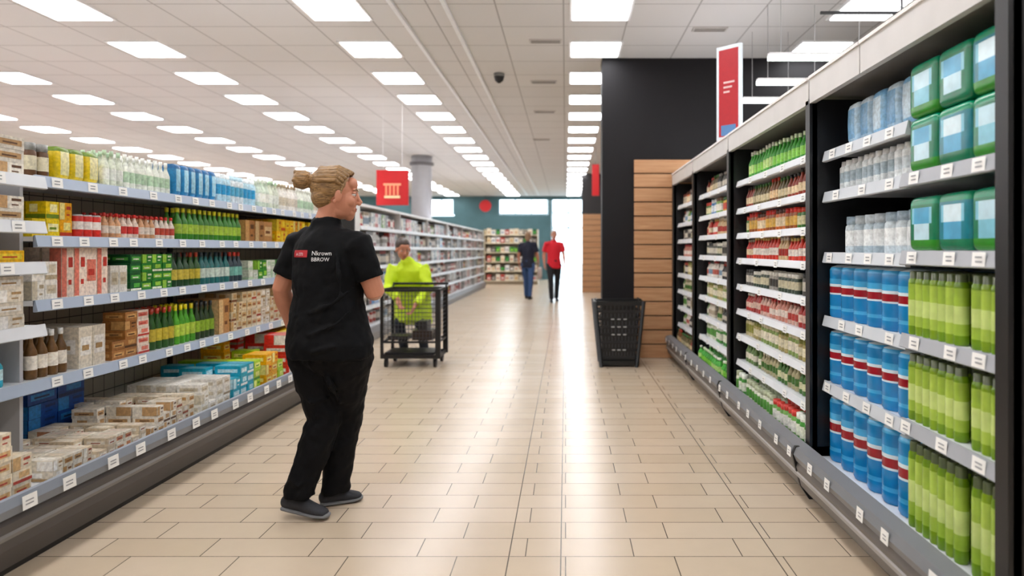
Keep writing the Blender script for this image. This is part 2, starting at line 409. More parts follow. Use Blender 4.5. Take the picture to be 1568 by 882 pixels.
L.new(tc.outputs['Object'],sp.inputs[0]); L.new(sp.outputs[1],cm.inputs[0]); L.new(sp.outputs[2],cm.inputs[1]); L.new(cm.outputs[0],br.inputs['Vector'])
br.offset=0; br.inputs['Scale'].default_value=1; br.inputs['Brick Width'].default_value=.1; br.inputs['Row Height'].default_value=.1; br.inputs['Mortar Size'].default_value=.003
br.inputs['Color1'].default_value=lin('#b3a797'); br.inputs['Color2'].default_value=lin('#bdb2a2'); br.inputs['Mortar'].default_value=lin('#5a5048')
L.new(br.outputs['Color'],bb.inputs['Base Color'])
q=MB(); q.box(-2.95,-2.975,Y0,Y1,.0,1.75,T); q.build('back_panel',m,LE)

g=MB()
fill(g,s,2.2,.285,1.3,2.85,'box',p_cream,.1,.2,.055,2,5,group=4)
fill(g,s,2.2,.285,2.93,3.2,'box',p_tan+p_white,.06,.12,.045,4,2,group=1,drop=.35)
fill(g,s,2.2,.285,3.22,3.6,'box',p_tan+p_cream,.06,.12,.045,4,2,group=2,drop=.4)
fill(g,s,2.2,.285,3.62,4.1,'box',p_tan+p_pink,.06,.14,.05,4,3,group=2,drop=.25)
fill(g,s,2.2,.285,4.12,4.5,'box',p_purple+p_white,.09,.15,.06,3,3,group=1)
fill(g,s,2.2,.285,4.52,5.0,'box',p_cyan+p_lime+p_yel,.1,.18,.07,3,3,group=1)
fill(g,s,2.2,.285,5.02,5.4,'box',p_lime+p_yel,.1,.18,.075,3,4,group=1)
fill(g,s,2.2,.285,5.42,6.95,'box',p_orange+p_yel+p_red,.11,.2,.08,3,4,group=2)
fill(g,s,2.71,.285,3.42,4.1,'box',p_navy,.2,.2,.07,1,4,group=1,inset=.02)
fill(g,s,2.45,.69,1.4,2.8,'bottle',p_blue,.07,.07,.17,2,1)
fill(g,s,2.45,.69,2.8,3.02,'bottle',p_cyan,.065,.065,.16,2,1)
fill(g,s,2.45,.69,3.13,3.42,'bottle',p_dkbot,.062,.062,.22,3,1,10,10)
fill(g,s,2.45,.69,3.43,3.66,'box',p_white,.1,.14,.21,2,1,4)
fill(g,s,2.45,.69,3.68,4.02,'box',p_pink+p_brown,.11,.13,.05,2,5,2)
fill(g,s,2.45,.69,4.05,4.8,'bottle',p_dkgreen+p_green,.06,.06,.25,3,1,4,10)
fill(g,s,2.45,.69,4.82,4.98,'box',p_brown,.15,.3,.25,1,1,1)
fill(g,s,2.45,.69,5.0,6.9,'box',p_redwhite+p_white+p_cream,.08,.12,.07,2,4,2)
fill(g,s,2.45,1.06,3.13,3.3,'box',p_white,.08,.12,.09,2,2,2)
fill(g,s,2.45,1.06,3.31,3.66,'box',p_pink,.085,.1,.25,2,1,4)
fill(g,s,2.45,1.06,3.67,3.82,'box',p_white,.07,.1,.15,2,1,2)
fill(g,s,2.45,1.06,3.84,4.26,'box',p_greenbox,.1,.12,.052,2,4,1)
fill(g,s,2.45,1.06,4.27,4.6,'bottle',p_dkgreen,.065,.065,.22,2,1,3,10)
fill(g,s,2.45,1.06,4.6,5.25,'bottle',p_teal,.065,.065,.22,2,1,3,10)
fill(g,s,2.45,1.06,5.27,6.9,'box',p_greenbox+p_pale+p_bluewhite,.08,.12,.075,2,2,2)
fill(g,s,2.45,1.36,3.13,3.42,'box',p_yel,.085,.1,.085,2,2,2)
fill(g,s,2.45,1.36,3.43,3.62,'can',p_red,.062,.062,.12,2,1,4,12)
fill(g,s,2.45,1.36,3.63,4.3,'bottle',p_redwhite,.05,.05,.14,3,1,3,10)
fill(g,s,2.45,1.36,4.32,5.2,'bottle',p_green,.065,.065,.21,2,1,20,10)
fill(g,s,2.45,1.36,5.22,5.75,'box',p_brown,.16,.25,.17,1,1,1)
fill(g,s,2.45,1.36,5.78,6.9,'box',p_yel,.09,.13,.1,2,2,2)
fill(g,s,2.45,1.64,3.12,3.28,'jar',p_jar,.07,.07,.16,3,1,2,10)
fill(g,s,2.45,1.64,3.29,3.62,'bag',p_yel,.1,.12,.17,2,1,3)
fill(g,s,2.45,1.64,3.63,4.27,'bottle',p_pale,.055,.055,.2,4,1,3,10)
fill(g,s,2.45,1.64,4.28,4.8,'bag',p_blue,.085,.1,.21,2,1,2)
fill(g,s,2.45,1.64,4.82,5.45,'slim',p_bluewhite,.065,.065,.21,3,1,3,10)
fill(g,s,2.45,1.64,5.47,6.95,'bottle',p_pale+p_white,.065,.065,.24,3,1,3,10)
for z,k in ((.96,4),(1.24,1),(1.42,2),(1.62,3)):
    fill(g,s,2.35,z,1.3,3.0,'box',p_white+(p_tan if z!=1.24 else p_yel),.15,.18,.055,2,k,1)
g.build('grocery_products',M_PROD)

# ---------------- left far gondola
LF=empty('supermarket_shelf_unit',(-3.1,16,0))
b=MB(); tg=MB(); ya,yb=9.1,23
b.prism([(-2.72,.2),(-2.71,.12),(-2.75,0),(-3.3,0),(-3.3,.2)],ya,yb,lin('#77777b'))
shelf_run(b,tg,s,2.78,3.28,ya,yb,[.22,.5,.78,1.06,1.34,1.62],rail=lin('#dfe3e8'),tstep=.5)
b.box(-3.28,-3.31,ya,yb,0,1.95,lin('#c9c7c4'))
b.box(-2.8,-3.3,ya,yb,1.9,1.93,lin('#f0f0f0'))
b.box(-2.78,-3.31,ya-.03,ya,0,1.93,lin('#d8d8d8'))
for y in (11.4,13.7,16,18.3,20.6,yb): b.box(-2.8,-3.3,y-.01,y+.01,.2,1.9,lin('#bfbdba'))
b.build('shelf_frame',M_METAL,LF); tg.build('price_tags',M_PLAIN,LF); added_uplight(LF,-3.1,ya,yb,1.931,3.2)
g=MB()
for z in (.22,.5,.78,1.06,1.34,1.62):
    y=ya+.03
    for yy in (11.38,13.68,15.98,18.28,20.58,22.98):
        while y<yy-.15:
            L2=min(R.uniform(.3,.7),yy-y)
            kd=R.choice(['box','bottle','jar','can','box'])
            fill(g,s,2.8,z,y,y+L2,kd,[R.choice(p_far),R.choice(p_far),R.choice(p_far+p_mix)],.085,.1,.22 if kd!='can' else .17,1,1,2,6,miss=.03)
            y+=L2
        y=yy+.04
g.build('grocery_products',M_PROD)

# cross gondola far
b=MB(); g=MB()
for z in (.15,.5,.85,1.2,1.55,1.85): b.box(-3.0,-1.05,25,25.5,z-.03,z,lin('#e9dcc0'))
b.box(-3.0,-1.05,25.5,25.53,0,2.05,lin('#d9caae')); b.box(-3.0,-1.05,25.02,25.5,0,.12,lin('#8a7a62'))
for x in (-3.03,-1.05): b.box(x,x+.03,25,25.53,0,2.05,lin('#c8b694'))
for z in (.15,.5,.85,1.2,1.55,1.85):
    x=-2.93
    while x<-1.15:
        p=R.choice(p_far+p_cream+p_greenbox)
        g.box(x,x+.15,25.03,25.25,z+.001,z+R.uniform(.15,.24),p[0]); g.box(x+.03,x+.12,25.025,25.03,z+.05,z+.12,p[1]); x+=.17
E=empty('end_display_shelf',(-2,25.2,0)); b.build('shelf_frame',M_METAL,E); g.build('packages',M_PROD,E)
for xx in (-6.0,-9.2):
    b=MB(); 
    b.box(xx-.45,xx+.45,3,22,0,.15,lin('#6a6a6e')); b.box(xx-.02,xx+.02,3,22,.15,1.75,lin('#cfcdca'))
    for z in (.18,.55,.9,1.25,1.55): b.box(xx-.42,xx+.42,3,22,z-.025,z,WHT)
    e=empty('supermarket_shelf_unit',(xx,12,0)); b.build('shelf_frame',M_METAL,e); added_uplight(e,xx,3,22,1.85,1.6)
    q=MB()
    for k in range(20): q.box(xx-.03,xx+.03,3.2+k*.97,3.24+k*.97,1.75,1.85,GR)
    q.build('added_uplight_brackets',M_METAL,e)  # stand-offs for the added ceiling-brightening strip
    g=MB()
    for z in (.18,.55,.9,1.25,1.55):
        y=3.1
        while y<21.8:
            L2=R.uniform(.2,.5); p=R.choice(p_mix+p_far)
            for sd in (-1,1): g.box(xx+sd*.08,xx+sd*.38,y,y+L2-.01,z,z+R.uniform(.15,.28),p[0],p[1])
            y+=L2
    g.build('stocked_goods',M_PROD,e)

# ---------------- right gondola
RE=empty('supermarket_shelf_unit',(1.6,5,0)); s=1
b=MB(); tg=MB(); ya,yb=1.97,8.02
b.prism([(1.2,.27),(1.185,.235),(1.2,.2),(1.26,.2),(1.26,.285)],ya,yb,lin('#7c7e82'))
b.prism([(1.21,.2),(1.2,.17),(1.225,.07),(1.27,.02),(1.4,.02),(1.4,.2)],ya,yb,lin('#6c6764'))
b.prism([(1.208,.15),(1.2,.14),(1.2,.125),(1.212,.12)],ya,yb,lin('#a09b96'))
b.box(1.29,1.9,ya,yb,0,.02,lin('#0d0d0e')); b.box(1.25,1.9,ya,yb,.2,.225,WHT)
for y in (3.5,5.24,6.70): b.prism([(1.197,.275),(1.181,.235),(1.195,.17),(1.222,.07),(1.268,.0),(1.4,.0),(1.4,.275)],y,y+.022,DK)
tags(tg,s,1.183,ya+.05,yb,.235,.28,.06,.05)
b.box(1.9,1.93,ya,yb,0,2.1,lin('#1c1c1f'))
for i,(y0,y1) in enumerate(((ya-.05,2.9),(2.91,3.5),(3.52,5.24),(5.27,6.7),(6.73,yb))):
    b.box(1.27,1.30,y0,y1,2.06,2.2,lin('#cfccc9'))
    b.box(1.262,1.27,y0,y1,2.185,2.2,lin('#efece9'))
b.box(1.3,1.93,ya-.05,yb,2.1,2.13,lin('#8a8886'))
for y in (ya-.04,3.50,5.24,6.70,yb-.06):
    b.box(1.285,1.9,y,y+.05,0.02,2.08,DK)
    b.box(1.27,1.31,y,y+.06,0.02,2.08,DK)
lev=[1.82,1.61,1.42,1.23,1.03,.84,.65,.45]
shelf_run(b,tg,s,1.32,1.88,2.01,2.63,[1.59,1.29,.97,.64],rail=lin('#a9adb3'),tstep=.2)
shelf_run(b,tg,s,1.345,1.88,2.63,3.48,[1.80,1.59,1.28,.955,.62],rail=lin('#c6ccd2'),tstep=.25)
for i,(y0,y1) in enumerate(((3.56,5.22),(5.30,6.69),(6.77,7.95))):
    shelf_run(b,tg,s,1.34,1.88,y0,y1,[z+(.0,.01,-.01)[i] for z in lev],rail=lin('#e0e4e8'),rh=.04,tstep=.4)
b.build('shelf_frame',M_METAL,RE); tg.build('price_tags',M_PLAIN,RE); added_uplight(RE,1.6,ya,yb,2.131,5)
# near products
teal=lin('#027650'); tealb=lin('#087c8c'); pc=lin('#80c6da'); lime=lin('#2a8a22')
g=MB()
def packfn(c1,c2,v):
    def f(m):
        if m[0]<-.3:
            y,z=m[1],m[2]
            e=(y/.74)**2+((z-.08+.12*math.sin(y*5+v))/.5)**2
            if e<.5: return (lin('#d4ecf4'),lin('#4fa8d0'),lin('#bfe2ee'))[int((z+1)*9+y*6+v)%3]
            if e<.95: return pc if (int(y*11+z*7)%3) else lin('#2a98a8')
            if z<-.5+.1*math.sin(y*4): return c2
            if z>.72: return lin('#0b9068')
        if m[2]<-.6: return c2
        return c1
    return f
for z,n in ((1.59,2),(1.29,1)):
    for k in range(n):
        for i,y in enumerate((2.115,2.315,2.515)):
            for r in range(2):
                g.sell(1.33+.085+r*.18,y,z+.106+k*.207,.085,.0995,.1035,packfn((teal,tealb,teal)[(i+k)%3],(lime,teal,lime)[i%3],i+k),44,30,.24)
g.build('wet_wipe_packs',M_GLOSS)
g=MB(); pg=[(lin('#86a81e'),lin('#aecb50')),(lin('#729a18'),lin('#a0c044'))]
for z,h in ((.97,.245),(.64,.255),(.225,.33)):
    y=2.055; i=0
    while y<2.62:
        if abs(y-2.259)>.02:
            for r in range(4):
                body,lab=pg[i%2]; x=1.36+r*.056; rr=.0245; cap=lin('#5c6844')
                g.lathe(x,y,z+.001,[(rr*.9,0,body),(rr,h*.03,body),(rr,h*.14,lab),(rr,h*.3,lin('#c8dc84')),(rr,h*.55,lab),(rr,h*.8,body),(rr*.97,h*.86,body),(rr*.8,h*.885,cap),(rr*.78,h*.985,cap),(rr*.66,h,cap)],18)
        y+=.051; i+=1
g.build('shampoo_bottle_rows',M_GLOSS)
g=MB(); blu=lin('#1484c4'); blu2=lin('#46ace0'); rd=lin('#9c1424'); wt=lin('#dcecf4')
for z,h in ((.955,.265),(.62,.27),(.225,.33)):
    y=2.72
    while y<3.46:
        for r in range(3):
            x=1.42+r*.145; rr=.068
            g.lathe(x,y,z+.001,[(rr*.9,0,blu),(rr,h*.04,blu),(rr,h*.16,blu2),(rr*.97,h*.19,blu2),(rr,h*.22,blu),(rr,h*.44,wt),(rr,h*.47,rd),(rr,h*.59,wt),(rr,h*.64,blu2),(rr,h*.74,blu),(rr,h*.9,blu2),(rr*.9,h*.96,wt),(rr*.6,h*.985,wt),(rr*.5,h,wt)],22)
        y+=.142
g.build('blue_bottle_packs',M_GLOSS)
g=MB()
fill(g,s,1.345,1.28,2.66,3.44,'jar',P(('#c3d0d6','#e6eaea','#9aaebc'),('#acbec8','#e8ecec','#c4d0d8')),.1,.1,.18,3,1,3,16)
fill(g,s,1.345,1.59,2.66,3.44,'slim',P(('#e2e6e6','#ccd6da','#f0f0ee'),('#dce2e2','#a9bcc6','#f0f0f0')),.062,.062,.15,4,1,3,14)
fill(g,s,1.345,1.80,2.66,3.44,'bag',P(('#8fc0e2','#cce2f0','#7cb2da'),('#b4d4ea','#7cb0d8','#d8e8f2')),.13,.15,.21,2,1,1)
rowp=[(P(('#38a02c','#90dc4a','#e0f0c8'),('#48b03a','#c8ec8c','#f4f4e4')),'bottle',.065,.19),
 (P(('#7a4a26','#e4c494','#b83020'),('#9a3a24','#ecd4aa','#2c2c2c'),('#6a5c34','#d4c49a','#3a6a2c')),'bottle',.055,.155),
 (P(('#a05420','#e8b850','#d8281c'),('#3f7a2c','#e4dcaa','#d83a20'),('#d8702c','#f6e2bc','#5a2a18')),'jar',.06,.14),
 (P(('#c8281e','#f6e0b8','#c0b8a0'),('#e0c090','#b82c20','#f0e8d8'),('#d83c28','#f4ece0','#d4bc68')),'bottle',.055,.15),
 (P(('#5a5650','#e4dccc','#2a2a2a'),('#a8a298','#4a4640','#dcd8cc'),('#3a4a3a','#dcd4b4','#f0ece0')),'jar',.055,.12),
 (P(('#d8907c','#f6e8dc','#c83a3a'),('#b83a34','#f0d0c0','#f0ece4'),('#e4bcac','#c84a44','#8a2a24')),'bottle',.055,.14),
 (P(('#b8a86a','#f0e8c8','#8a8a3a'),('#d4c89c','#96964a','#5a5a4a'),('#90a85a','#f6eed8','#e0d8b8')),'jar',.055,.13),
 (P(('#4a7a34','#e4e4bc','#f0ecd8'),('#709050','#f6f2e0','#3a4a24'),('#c0b890','#4a7a34','#ece8d4')),'bottle',.055,.14),
 (P(('#48983a','#f0f4e0','#ecf0e4'),('#e4e8d4','#5a9a44','#b0b898'),('#80b860','#f6f6ee','#d83a30')),'jar',.06,.15)]
for i,(y0,y1) in enumerate(((3.62,5.16),(5.36,6.63),(6.84,7.88))):
    off=(0,.01,-.01)[i]
    zs=[z+off for z in lev]+[.225]
    for j,z in enumerate(zs):
        pal,kd,ww,hh=rowp[j]
        if i: 
            pal,kd,ww,hh=rowp[(j+i)%9]; hh=min(hh,.145)
        if i and j%3==1: pal=pal+p_mix
        if i and j%3==0: pal=P(('#e4dccc','#b8a890','#8a3a30'),('#4a4a44','#dcd4c4','#b0a8a0'))+pal
        fill(g,s,1.26 if j==8 else 1.34,z,y0,y1,kd,pal,ww,ww,hh,2,1,3,10,hj=.1,miss=.05,gap=.03)
g.build('grocery_products',M_PROD)

# signs
q=MB()
def sgn(q,p0,p1,z0,z1,t,fc,cc,ins):
    a=Vector((p0[0],p0[1],0)); c=Vector((p1[0],p1[1],0)); d=(c-a).normalized(); n=Vector((d.y,-d.x,0))
    def bx(u0,u1,w0,w1,t0,t1,col):
        L_=(c-a).length; k=len(q.v)
        for tt in (t0,t1):
            for uu,ww in ((u0,w0),(u1,w0),(u1,w1),(u0,w1)):
                p=a+d*(uu*L_)+n*tt; q.v.append((p.x,p.y,z0+(z1-z0)*ww))
        q.face([k,k+1,k+2,k+3],col); q.face([k+4,k+5,k+6,k+7],col)
        for i in range(4):
            j=(i+1)%4; q.face([k+i,k+j,k+4+j,k+4+i],col)
    bx(0,1,0,1,-t,t,fc)
    for sd in (-1,1):
        bx(ins,1-ins,ins*.4,1-ins*.4,sd*t,sd*(t+.002),cc)
    return bx
bx=sgn(q,(1.27,5.62),(1.43,5.46),2.2,2.98,.015,lin('#e6f0f8'),lin('#b81624'),.1)
for sd in (-1,1):
    for k in range(3): bx(.3,.75-.1*k,.6-.05*k,.62-.05*k,sd*.017,sd*.0185,lin('#e8c8c4'))
    bx(.2,.8,.05,.16,sd*.017,sd*.0185,lin('#5a8ac0'))
q.build('red_shelf_sign',M_PLAIN)
q=MB(); bx=sgn(q,(-2.95,10.5),(-2.45,10.5),1.99,2.54,.015,lin('#c00c16'),lin('#cc1018'),.03)
for k,(a,c2) in enumerate(((.28,.34),(.40,.46),(.52,.58),(.64,.70))): bx(a,c2,.28,.56,.018,.02,lin('#ff9a70'))
bx(.25,.74,.2,.27,.018,.02,lin('#ffe0b0')); bx(.22,.77,.56,.62,.018,.02,lin('#ffa880'))
q.rod((-2.85,10.5,2.54),(-2.85,10.5,CH-.001),.002,lin('#dddddd')); q.rod((-2.55,10.5,2.54),(-2.55,10.5,CH-.001),.002,lin('#dddddd'))
q.build('red_hanging_sign',M_PLAIN)
q=MB(); sgn(q,(.59,15),(.75,15),2.5,3.2,.02,lin('#c8141c'),lin('#d81a20'),.05); q.rod((.67,15,3.2),(.67,15,CH-.001),.006,GR); q.build('red_hanging_sign',M_PLAIN)
q=MB(); q.rod((-3.4,28.5,3.15),(-3.4,28.55,3.15),.25,lin('#d8242c'),24); q.rod((-3.4,28.52,3.4),(-3.4,28.52,CH-.001),.01,GR); q.build('round_red_sign',M_PLAIN)

# ---------------- basket stack
E=empty('shopping_basket_stack',(.59,7.6,0)); q=MB(); bk=lin('#0b0b0d'); g2=lin('#303036')
cx,cy=.59,7.62
def ring(q,z,hx,hy,t,h,col):
    q.box(cx-hx,cx+hx,cy-hy,cy-hy+t,z,z+h,col); q.box(cx-hx,cx+hx,cy+hy-t,cy+hy,z,z+h,col)
    q.box(cx-hx,cx-hx+t,cy-hy+t,cy+hy-t,z,z+h,col); q.box(cx+hx-t,cx+hx,cy-hy+t,cy+hy-t,z,z+h,col)
def hxz(z): return .195+.075*z/.72
for z,h in ((.02,.05),(.68,.05)): ring(q,z,hxz(z)+.01,.2+.03*z,.018,h,bk)
for sx in (-1,1):
    for sy in (-1,1):
        q.rod((cx+sx*hxz(0),cy+sy*.195,.0),(cx+sx*hxz(.72),cy+sy*.215,.73),.022,bk,8)
for k in range(7):
    z=.09+.085*k
    hx=hxz(z)-.018; 
    ring(q,z,hx,.175,.01,.028,bk if k%2 else lin('#1c1c20'))
    for i in range(11):
        x=cx-hx+.02+i*(2*hx-.04)/10
        q.box(x-.005,x+.005,cy-.172,cy-.165,z+.028,z+.075,g2)
        q.box(x-.005,x+.005,cy+.165,cy+.172,z+.028,z+.075,g2)
    if k in (1,3,4,5):
        for i in range(3): 
            x=cx-hx*.3+i*hx*.3
            q.box(x-.018,x+.018,cy-.19,cy-.18,z+.008,z+.020,lin('#b8b8b8'))
q.box(cx-.19,cx+.19,cy-.165,cy+.165,.03,.7,lin('#0a0a0b'))
for sx in (-1,1): q.rod((cx+sx*.24,cy-.12,.74),(cx+sx*.24,cy+.12,.74),.01,bk)
q.build('baskets_and_stand',M_PLAIN,E)

# ---------------- trolley
E=empty('shopping_trolley',(-1.7,7.6,0)); q=MB()
x0,x1,y0,y1=-2.03,-1.38,7.4,7.86
bk=lin('#101012'); wr=lin('#3c3c42')
for y in (y0,y1):
    q.box(x0,x1,y-.012,y+.012,.10,.14,bk); q.box(x0,x1,y-.012,y+.012,.835,.865,bk)
    q.box(x0-.005,x0+.025,y-.015,y+.015,.1,.86,bk); q.box(x1-.05,x1+.005,y-.02,y+.02,.1,.865,bk)
    q.box(x0,x1,y-.008,y+.008,.27,.29,bk)
for x in (x0+.01,x1-.02):
    q.box(x-.012,x+.012,y0,y1,.10,.14,bk); q.box(x-.012,x+.012,y0,y1,.835,.865,bk); q.box(x-.01,x+.01,y0,y1,.27,.29,bk)
for i in range(1,17):
    x=x0+(x1-x0)*i/17
    for y in (y0,y1): q.rod((x,y,.28),(x,y,.84),.0028,wr,4)
    q.rod((x,y0,.28),(x,y1,.28),.003,wr,4)
for i in range(1,12):
    z=.28+.56*i/12
    for y in (y0,y1): q.rod((x0,y,z),(x1,y,z),.0028,wr,4)
    for x in (x0+.01,x1-.02): q.rod((x,y0,z),(x,y1,z),.003,wr,4)
for x in (x0+.05,x1-.06):
    for y in (y0+.03,y1-.03):
        q.rod((x-.014,y,.045),(x+.014,y,.045),.045,bk,14); q.box(x-.022,x+.022,y-.01,y+.01,.05,.11,lin('#55555a'))
q.rod((x0,y1+.06,.9),(x1,y1+.06,.9),.014,bk,8)
for x in (x0+.01,x1-.02): q.rod((x,y1,.85),(x,y1+.06,.9),.01,bk,6)
q.box(x0+.03,x1-.08,y0+.04,y1-.04,.13,.16,lin('#1d1d20'))
q.build('trolley_frame',M_PLAIN,E)
q=MB()
q.box(x0+.33,x1-.1,y0+.05,y1-.12,.295,.40,lin('#3a2a20')); q.box(x0+.38,x1-.16,y0+.08,y1-.15,.402,.50,lin('#262422')); q.box(x0+.06,x0+.28,y0+.05,y1-.15,.295,.34,lin('#2a2622'))
q.build('boxes_in_trolley',M_PROD,E)

# ------------------------------------------------------------------ PEOPLE
def btube(bm,pts,rs,side=None,seg=18,caps=(True,True)):
    pts=[Vector(p) for p in pts]; n=len(pts); rings=[]
    rs=[(r,r) if not isinstance(r,(tuple,list)) else r for r in rs]
    T_=[]
    for i in range(n):
        a=pts[max(i-1,0)]; c=pts[min(i+1,n-1)]; T_.append((c-a).normalized())
    sd=Vector(side) if side is not None else T_[0].orthogonal()
    seq=[]
    if caps[0]:
        r=min(rs[0])
        for a in (1.35,.95,.5): 
            seq.append((pts[0]-T_[0]*r*math.sin(a),T_[0],(rs[0][0]*math.cos(a),rs[0][1]*math.cos(a))))
    for i in range(n): seq.append((pts[i],T_[i],rs[i]))
    if caps[1]:
        r=min(rs[-1])
        for a in (.5,.95,1.35): seq.append((pts[-1]+T_[-1]*r*math.sin(a),T_[-1],(rs[-1][0]*math.cos(a),rs[-1][1]*math.cos(a))))
    for p,t,r in seq:
        u=(sd-t*sd.dot(t)).normalized(); v=t.cross(u)
        rings.append([bm.verts.new(p+u*r[0]*math.cos(2*math.pi*k/seg)+v*r[1]*math.sin(2*math.pi*k/seg)) for k in range(seg)])
    for a,c in zip(rings[:-1],rings[1:]):
        for k in range(seg): bm.faces.new((a[k],a[(k+1)%seg],c[(k+1)%seg],c[k]))
    bm.faces.new(rings[0][::-1]); bm.faces.new(rings[-1])
def bell(bm,c,r,M=None,seg=20):
    mt=(M or Matrix.Identity(4))@Matrix.Translation(Vector(c))@Matrix.Diagonal((r[0],r[1],r[2],1))
    bmesh.ops.create_uvsphere(bm,u_segments=seg,v_segments=seg//2+2,radius=1,matrix=mt)
def finish(bm,name,mt,parent,voxel=None,smooth=4,disp=None):
    me=bpy.data.meshes.new(name); bmesh.ops.recalc_face_normals(bm,faces=bm.faces[:]); bm.to_mesh(me); bm.free()
    o=bpy.data.objects.new(name,me); scene.collection.objects.link(o); me.materials.append(mt)
    if voxel:
        r=o.modifiers.new('r','REMESH'); r.mode='VOXEL'; r.voxel_size=voxel; r.use_smooth_shade=True
        if smooth:
            sm=o.modifiers.new('s','SMOOTH'); sm.iterations=smooth; sm.factor=.5
        if disp:
            for st,ns in disp:
                tx=bpy.data.textures.new('cl','CLOUDS'); tx.noise_scale=ns; tx.noise_depth=1
                d=o.modifiers.new('d','DISPLACE'); d.texture=tx; d.strength=st; d.mid_level=.5; d.texture_coords='LOCAL'
        dg=bpy.context.evaluated_depsgraph_get(); ev=o.evaluated_get(dg)
        nm=bpy.data.meshes.new_from_object(ev); o.modifiers.clear(); o.data=nm
        if not nm.materials: nm.materials.append(mt)
    for p in o.data.polygons: p.use_smooth=True
    if parent: setpar(o,parent)
    return o
def hand(bm,wr,d,pn,th,sc=1,curl=.45):
    wr=Vector(wr); d=Vector(d).normalized(); pn=(Vector(pn)-d*Vector(pn).dot(d)).normalized()
    sd=d.cross(pn); 
    if sd.dot(Vector(th))<0: sd=-sd
    kn=wr+d*.088*sc
    btube(bm,[wr-d*.01,wr+d*.03*sc,wr+d*.06*sc,kn],[(.026*sc,.019*sc),(.034*sc,.017*sc),(.041*sc,.015*sc),(.040*sc,.012*sc)],sd,14)
    for i,(o,l) in enumerate(((.031,.070),(.0105,.080),(-.0105,.074),(-.031,.058))):
        p=kn+sd*o*sc-d*.012*sc; an=curl*.5+.05*i; pts=[p]
        for k,fr in enumerate((.45,.32,.26)):
            dd=d*math.cos(an)+pn*math.sin(an)+sd*o*.8
            p=p+dd.normalized()*l*sc*(fr+(.14 if k==0 else 0)); pts.append(p); an+=curl+.08*i
        btube(bm,pts,[.0095*sc,.009*sc,.0082*sc,.007*sc],sd,10)
    p=wr+d*.022*sc+sd*.026*sc; pts=[p]
    for dd,l in ((d*.65+sd*.7+pn*.3,.04),(d*.85+sd*.35+pn*.4,.034),(d*.95+pn*.5,.026)):
        p=p+dd.normalized()*l*sc; pts.append(p)
    btube(bm,pts,[.014*sc,.0115*sc,.0095*sc,.008*sc],sd,10)

def head_mat(c,f,up=(0,0,1)):
    f=Vector(f).normalized(); r=f.cross(Vector(up)).normalized(); u=r.cross(f)
    M=Matrix.Identity(4)
    for i in range(3): M[i][0]=r[i]; M[i][1]=f[i]; M[i][2]=u[i]; M[i][3]=c[i]
    return M
M_SKIN=mat('skin','#c48468',.5,noise=.1,nscale=12,bump=.05,bscale=200)
M_SKIN.node_tree.nodes['Principled BSDF'].inputs['Subsurface Weight'].default_value=.06
M_SKIN.node_tree.nodes['Principled BSDF'].inputs['Subsurface Radius'].default_value=(.02,.008,.004)
M_EYE=mat('eye_white','#d8d4d0',.2); M_IRIS=mat('iris','#2a2a30',.15); M_LIP=mat('lips','#a85450',.45)
def hairmat(nm,c1,c2):
    m,nt,b=nmat(nm); N,L=nt.nodes,nt.links
    tc=N.new('ShaderNodeTexCoord'); mp=N.new('ShaderNodeMapping'); mp.inputs['Scale'].default_value=(8,50,80); mp.inputs['Rotation'].default_value=(.3,.35,0)
    n=N.new('ShaderNodeTexNoise'); n.inputs['Scale'].default_value=2.2; n.inputs['Detail'].default_value=6; n.inputs['Distortion'].default_value=.8
    L.new(tc.outputs['Object'],mp.inputs[0]); L.new(mp.outputs[0],n.inputs['Vector'])
    r=N.new('ShaderNodeValToRGB'); r.color_ramp.elements[0].color=lin(c1); r.color_ramp.elements[1].color=lin(c2); r.color_ramp.elements[0].position=.3; r.color_ramp.elements[1].position=.7
    L.new(n.outputs['Fac'],r.inputs[0]); L.new(r.outputs[0],b.inputs['Base Color']); b.inputs['Roughness'].default_value=.45
    bp=N.new('ShaderNodeBump'); bp.inputs['Strength'].default_value=.5; bp.inputs['Distance'].default_value=.004; L.new(n.outputs['Fac'],bp.inputs['Height']); L.new(bp.outputs[0],b.inputs['Normal'])
    return m
